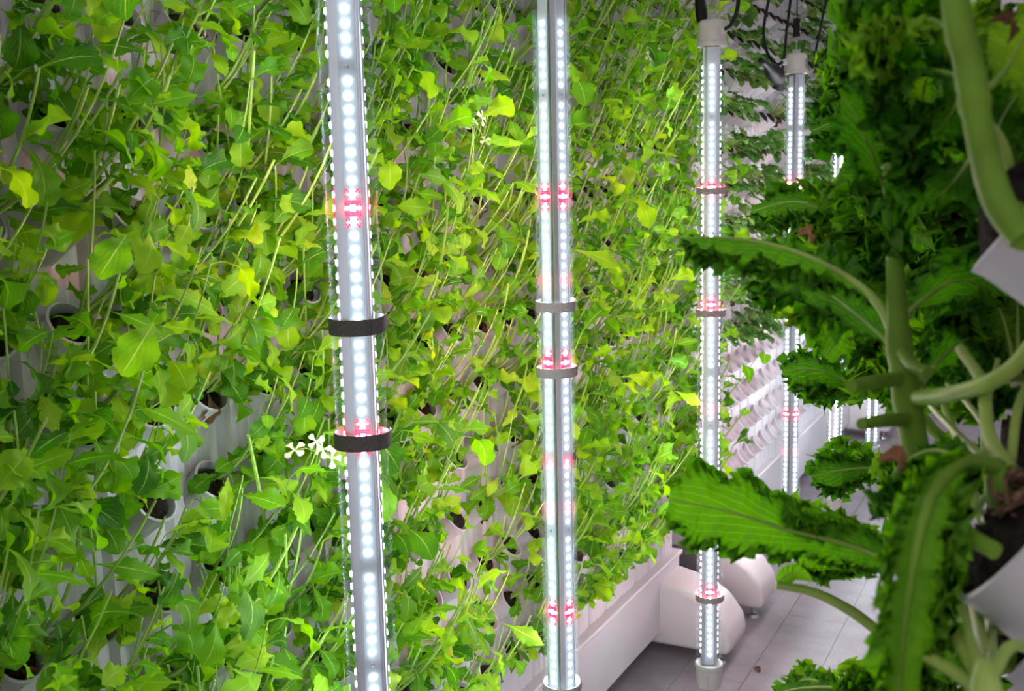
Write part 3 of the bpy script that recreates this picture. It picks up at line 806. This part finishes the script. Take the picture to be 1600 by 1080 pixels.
# upper right stalk
k2 = thing('kale_plant', at(1600, 372, .52), 'kale plant with thick ringed stalk rising from the upper cup at the right edge', 'plant')
stalk(k2, W_((1600,372,.52),(1560,315,.53),(1538,240,.545),(1524,170,.55),(1512,95,.555),(1497,40,.56),(1488,-60,.58)), [px_r(48,.53), px_r(48,.545), px_r(44,.55), px_r(46,.56), px_r(44,.56)], knobs=((.52,.025,.0016),(.60,.03,.0008)))
stalk(k2, W_((1524,175,.55),(1562,215,.56),(1582,275,.57),(1600,330,.58)), [px_r(14,.55), px_r(16,.56), px_r(14,.57)], 'leaf_stalk', 'kale_petiole', 14)
for i, (q, w) in enumerate([
    (((1495,60,.56),(1455,30,.60),(1400,40,.64),(1350,80,.66)), .036),
    (((1500,120,.56),(1450,110,.62),(1395,130,.66),(1350,180,.68)), .036),
    (((1490,10,.56),(1450,-20,.62),(1400,-10,.66),(1365,40,.70)), .034),
    (((1530,150,.56),(1570,110,.62),(1600,60,.66),(1630,30,.68)), .04),
    (((1510,110,.57),(1490,170,.64),(1450,220,.68),(1400,250,.70)), .040),
    (((1530,220,.56),(1500,270,.66),(1460,310,.72),(1400,330,.76)), .040),
    (((1545,280,.56),(1560,200,.64),(1590,150,.68),(1620,140,.70)), .034)]):
    kale_leaf(k2, W_(*q), w, TOC * (.9 if i % 2 else .6) + UPV * (.4 if i % 2 else .8), KPROF2 if i % 2 else KPROF, 60, 18, .42, .25, 9, 20 + i, px_r(9,.6))

# lower right plant: fan of pale leaf stalks and the big hanging leaf
k3 = thing('kale_plant', at(1545, 1075, .50), 'kale plant with fan of thick pale leaf stalks at the lower right corner', 'plant')
for q, w in ((((1538,1085,.52),(1490,1050,.54),(1426,1012,.57),(1385,985,.62)), 22), (((1535,1065,.52),(1505,1010,.55),(1455,952,.60),(1405,890,.68)), 27),
             (((1530,1050,.52),(1508,980,.56),(1480,885,.62),(1452,800,.70)), 20), (((1545,1050,.53),(1525,960,.60),(1505,860,.66),(1480,760,.74)), 20),
             (((1548,1060,.52),(1580,1010,.54),(1620,1020,.55)), 20), (((1550,1040,.53),(1545,960,.62),(1520,880,.72),(1490,800,.8)), 17)):
    stalk(k3, W_(*q), [px_r(w,.54), px_r(w * .9,.57), px_r(w * .65,.62)], 'leaf_stalk', 'kale_petiole', 18)
stalk(k3, W_((1556,862,.545),(1515,838,.56),(1480,812,.57),(1455,780,.58)), [px_r(28,.55), px_r(26,.57), px_r(20,.58)], 'leaf_stalk', 'kale_stem', 12)
stalk(k3, W_((1545,1100,.50),(1540,1065,.50),(1538,1035,.505)), [px_r(50,.5), px_r(46,.5), px_r(24,.5)], 'crown', 'kale_petiole', 10)
k4 = thing('kale_plant', at(1560, 730, .60), 'kale plant with large frilly leaf hanging down in front of the lower right', 'plant')
kale_leaf(k4, W_((1560,730,.60),(1510,722,.58),(1462,765,.56),(1436,840,.55),(1420,930,.55),(1408,1040,.56),(1400,1170,.58)),   .0175, TOC * .8 - np.array([.5,0,0]), interp([(0,.05),(.12,.06),(.18,.5),(.3,.85),(.5,1),(.8,1),(.95,.6),(1,.2)]), 110, 24, .85, .7, 17, 41, px_r(30,.57), ribmat='kale_stem')
kale_leaf(k4, W_((1540,735,.60),(1500,715,.62),(1450,705,.64),(1400,735,.66),(1372,790,.68)), .026, UPV + TOC * .4, KPROF2, 70, 18, .5, .4, 10, 42, px_r(14,.6))
for q, w in ((((1580,735,.60),(1545,680,.63),(1535,600,.66),(1500,545,.7)), 24), (((1570,740,.60),(1545,770,.63),(1500,830,.66)), 14), (((1580,720,.62),(1590,640,.64),(1610,590,.66)), 16),
             (((1575,725,.62),(1520,640,.72),(1480,600,.8)), 12), (((1572,730,.62),(1520,700,.68),(1460,640,.78),(1430,600,.84)), 14)):
    stalk(k4, W_(*q), [px_r(w,.6), px_r(w * .9,.64), px_r(w * .7,.66)], 'leaf_stalk', 'kale_petiole', 16)
rr_ = random.Random(77); tb = MB()
for i in range(34):
    q0 = np.array([1600 + rr_.uniform(-10, 20), 765 + rr_.uniform(-35, 35)]); q1 = np.array([1555 + rr_.uniform(-12, 25), 780 + rr_.uniform(-32, 36)])
    dd = .60 + rr_.uniform(-.02, .03); mid = (q0 + q1) / 2 + [rr_.uniform(-15, 15), rr_.uniform(-25, 25)]
    tb.tube([p - np.array(k4.location) for p in catmull(W_((*q0, dd), (*mid, dd - .01), (*q1, dd)), 7)], rr_.uniform(.0006, .0022), 5)
obj('dry_root_tuft', tb.mesh('dry_root_tuft', 'root_fibre', True), k4, kind='stuff')

# big flat leaf in front of the third light's lower half
k5 = thing('kale_plant', at(1470, 900, .88), 'kale plant with broad veined leaf crossing the lower half of the third grow light', 'plant')
kale_leaf(k5, W_((1470,900,.88),(1400,880,.88),(1320,850,.88),(1230,828,.87),(1140,800,.86),(1045,780,.85)), .037, TOC * .95 + UPV * .3, interp([(0,.06),(.16,.07),(.26,.35),(.38,.62),(.46,.5),(.55,.62),(.68,.82),(.8,1),(.92,.95),(.975,.7),(1,.35)]), 120, 26, .24, .04, 13, 51, px_r(15,.88))
kale_leaf(k5, W_((1440,900,.90),(1380,850,.90),(1310,810,.90),(1250,800,.89),(1215,790,.88)), .024, UPV + TOC * .35, KPROF, 80, 18, .5, .3, 11, 52, px_r(11,.9))
kale_leaf(k5, W_((1420,905,.90),(1370,880,.92),(1300,870,.94),(1240,868,.95)), .022, TOC + UPV * .5, KPROF, 70, 16, .5, .3, 11, 53, px_r(9,.9))
stalk(k5, W_((1440,1030,.88),(1390,1000,.88),(1330,955,.88),(1270,925,.88),(1212,914,.88)), [px_r(20,.88), px_r(17,.88), px_r(13,.88)], 'cut_leaf_stalk', 'kale_petiole', 18)
kale_leaf(k5, W_((1215,914,.88),(1225,902,.88),(1245,896,.875),(1270,908,.87)), .0075, TOC + UPV * .6, interp([(0,.15),(.3,.8),(.55,1),(.8,.7),(1,.05)]), 20, 8, .0, -.2, 3, 54, .0008, teeth=0)

for o_, r_ in ((k1, .0068), (k2, .0070), (k4, .0060), (k5, .0060)): root_stem(o_, r_)
# kale farther along the rack: (cup column, row, leaves given by tip in the picture, distance, half width)
def kplant(label, base, leaves, st=None, seed=0, r0=.0035):
    o = thing('kale_plant', base, label, 'plant'); rnd = random.Random(seed)
    base = np.array(base)
    kc = near_cup(base)
    if st is not None: stalk(o, [kc, base, (base + st) / 2 + [0, 0, .01], st], [.008, .007, .006], 'stalk', 'kale_stem', 14)
    root = base if st is None else np.array(st)
    for i, (px, py, d, w) in enumerate(leaves):
        tip = at(px, py, d); v = tip - root; L = np.linalg.norm(v)
        m1 = root + v * .35 + UPV * L * rnd.uniform(.05, .18); m2 = root + v * .7 + UPV * L * rnd.uniform(.05, .16)
        f = rnd.uniform(.4, 1.0)
        kale_leaf(o, [root, m1, m2, tip], w, TOC * f + UPV * rnd.uniform(.3, .9) + np.array([rnd.uniform(-.2, .2), 0, 0]), KPROF if rnd.random() < .5 else KPROF2, 56, 16, rnd.uniform(.38, .55), rnd.uniform(.05, .35), rnd.choice((8, 9, 11)), seed * 31 + i, r0)
    return o
kplant('curly kale plant with dense frilly leaves left of the upper stalk', at(1490, 290, 1.05),
       [(1315,120,1.15,.040), (1345,60,1.10,.045), (1268,205,1.15,.036), (1330,240,1.10,.048), (1400,110,1.05,.05), (1290,160,1.2,.036), (1400,200,1.0,.05), (1450,120,.98,.05), (1370,20,1.1,.05), (1330,90,1.25,.05)], at(1430, 240, 1.08), 1)
kplant('curly kale plant with frilly leaves in front of the fourth grow light', at(1500, 460, 1.05),
       [(1175,330,1.15,.035), (1215,300,1.20,.036), (1260,320,1.10,.04), (1200,480,1.05,.036), (1300,350,1.05,.045), (1290,560,1.05,.04), (1340,330,1.0,.05), (1380,360,1.0,.05), (1350,500,1.0,.055), (1400,420,.98,.05), (1240,370,1.2,.04)], at(1420, 430, 1.05), 2)
kplant('kale plant with small greyish frilly leaf crossing the fourth grow light', at(1480, 690, 1.35),
       [(1222,580,1.35,.040), (1250,600,1.4,.03), (1330,540,1.3,.055), (1390,560,1.3,.05), (1450,600,1.25,.05)], at(1400, 640, 1.35), 3)
kplant('kale plant with small bright frilly leaf crossing the fifth grow light', at(1500, 760, 1.25),
       [(1268,745,1.25,.030), (1285,720,1.28,.028)], at(1410, 742, 1.25), 4, .0028)
kplant('kale plant with crinkled tops at the bottom edge of the view', at(1470, 1140, 1.0),
       [(1318,1085,1.0,.036), (1375,1050,1.0,.038), (1345,1062,1.05,.036), (1225,1074,1.1,.022), (1200,1088,1.1,.022), (1420,1050,.95,.03)], at(1390, 1130, 1.0), 5)
kplant('kale plant filling the gap behind the thick upper stalk', at(1640, 330, .85),
       [(1500,330,.9,.05), (1450,300,.95,.05), (1560,240,.85,.05), (1590,180,.85,.05), (1560,120,.9,.05), (1480,380,.95,.055), (1550,400,.9,.05), (1600,40,.9,.05), (1540,40,.95,.05)], at(1590, 300, .88), 6)
kplant('kale plant under the upper cup at the right edge', at(1640, 640, .80),
       [(1500,470,.9,.055), (1560,480,.85,.05), (1480,560,.9,.05), (1550,560,.85,.05), (1590,470,.85,.05), (1460,420,.95,.05), (1600,620,.85,.04)], at(1590, 600, .85), 7)
kplant('dark kale plant in shade low behind the hanging leaf', at(1560, 900, .95),
       [(1440,760,.95,.045), (1430,820,.95,.05), (1460,900,.9,.05), (1480,700,1.0,.05), (1420,700,1.05,.045)], at(1510, 850, .95), 8)
k8 = bpy.data.objects.get('kale_plant.%03d' % (sum(1 for o in bpy.data.objects if o.name.startswith('kale_plant')) - 1))
for q, w in ((((1565,900,.90),(1530,800,.85),(1500,700,.84),(1470,620,.84)), 15), (((1560,900,.90),(1500,800,.86),(1470,720,.86)), 13), (((1565,890,.90),(1545,760,.82),(1540,650,.8),(1560,560,.8)), 14), (((1560,905,.9),(1480,850,.88),(1440,790,.88)), 12),
             (((1560,900,.90),(1510,880,.8),(1470,840,.78),(1440,760,.8)), 13)):
    stalk(k8, W_(*q), [px_r(w,.85), px_r(w,.85), px_r(w * .6,.85)], 'leaf_stalk', 'kale_petiole', 14)
kplant('kale plant with crinkled leaves low between the pale stalks', at(1560, 1040, .85),
       [(1440,1000,.85,.03), (1480,1050,.8,.036), (1420,1050,.85,.034), (1460,950,.9,.034), (1500,920,.9,.03)], at(1520, 1010, .85), 9)
kplant('far kale plant high in the background between leaves and lights', at(1540, 330, 1.6),
       [(1330,300,1.6,.06), (1400,250,1.55,.06), (1370,170,1.6,.06), (1440,330,1.5,.06), (1340,370,1.6,.05), (1470,220,1.5,.06), (1420,60,1.6,.06), (1500,60,1.5,.06), (1380,430,1.5,.06)], at(1470, 300, 1.6), 10)
kplant('far kale plant at middle height behind the bare stalk', at(1560, 560, 1.7),
       [(1400,480,1.6,.06), (1440,560,1.6,.06), (1380,560,1.7,.05), (1480,500,1.6,.06), (1460,640,1.6,.06), (1520,640,1.5,.06)], at(1500, 560, 1.65), 11)
# withered scraps caught in the kale
for px, py, d, lab in ((1297, 450, .80, 'shrivelled brown leaf caught under the long arching kale leaf'), (1590, 30, .60, 'dry brown leaf at the top right corner'), (1268, 365, 1.0, 'rusty withered leaf above the arching kale leaf'), (1412, 722, .62, 'small withered reddish leaf tip on the hanging kale leaf')):
    o = obj('withered_kale_leaf', leaf_grid(.019, .008, PROF[3], 14, 6, (.2, 2.6), .5, px, .7, 2.5, .05, .8).mesh('withered_kale_leaf', 'withered_leaf', True), mw=frame_m(at(px, py, d), (-.5, .2, -.6), TOC, 1.0))
    tag(o, lab, 'leaf')

# ------------------------------------------------------------------ small things on the floor
bp = atX(1363, 688, -.977); bp[2] = 0
bo = thing('bottle', bp, 'small white bottle with blue label standing on the floor by the far rack foot', 'bottle')
obj('body', MB().lathe([(0,0),(.036,0),(.038,.004),(.038,.085),(.030,.100),(.014,.108),(.014,.115),(0,.115)], 24).mesh('body', 'bottle_white', True, ang=.6), bo)
obj('cap', MB().lathe([(0,.1152),(.017,.1152),(.017,.135),(.015,.138),(0,.138)], 20).mesh('cap', 'bottle_white', True, ang=.6), bo)
vs = []
for i in range(9):
    t = -2.1 + i * .16
    for z in (.025, .07): vs.append((.0386 * math.cos(t), .0386 * math.sin(t), z))
obj('label', MB().add(vs, [(2*i, 2*i+2, 2*i+3, 2*i+1) for i in range(8)]).mesh('label', 'bottle_label', True), bo)
def on_floor(px, py):
    r = MW @ np.array([(px - 800) / FPX, (py - 540) / FPX, 1.0]); return H0 + r * (-CAM_H / r[2])
p = on_floor(1178, 1045); p[2] = .002
tag(obj('fallen_leaf', leaf_grid(.035, .010, PROF[4], 12, 4, (-.2, 1.2), .5, 5, .4, 2, .05, .6).mesh('fallen_leaf', 'withered_leaf', True), mw=frame_m(p + [0, 0, .004], (.6, -.5, .15), (0, 0, 1), 1.0)), 'tiny dry brown leaf lying on the floor beside the third grow light', 'leaf')
cp = [on_floor(1350, 730), on_floor(1362, 745), on_floor(1380, 765), on_floor(1400, 800)]
for q in cp: q[2] = .004
b0 = cp[0].copy()
tag(obj('cord', MB().tube([q - b0 for q in catmull(cp, 16)], .004, 6).mesh('cord', 'red_cord', True), loc=b0), 'thin red cord lying on the floor in the aisle', 'cord')
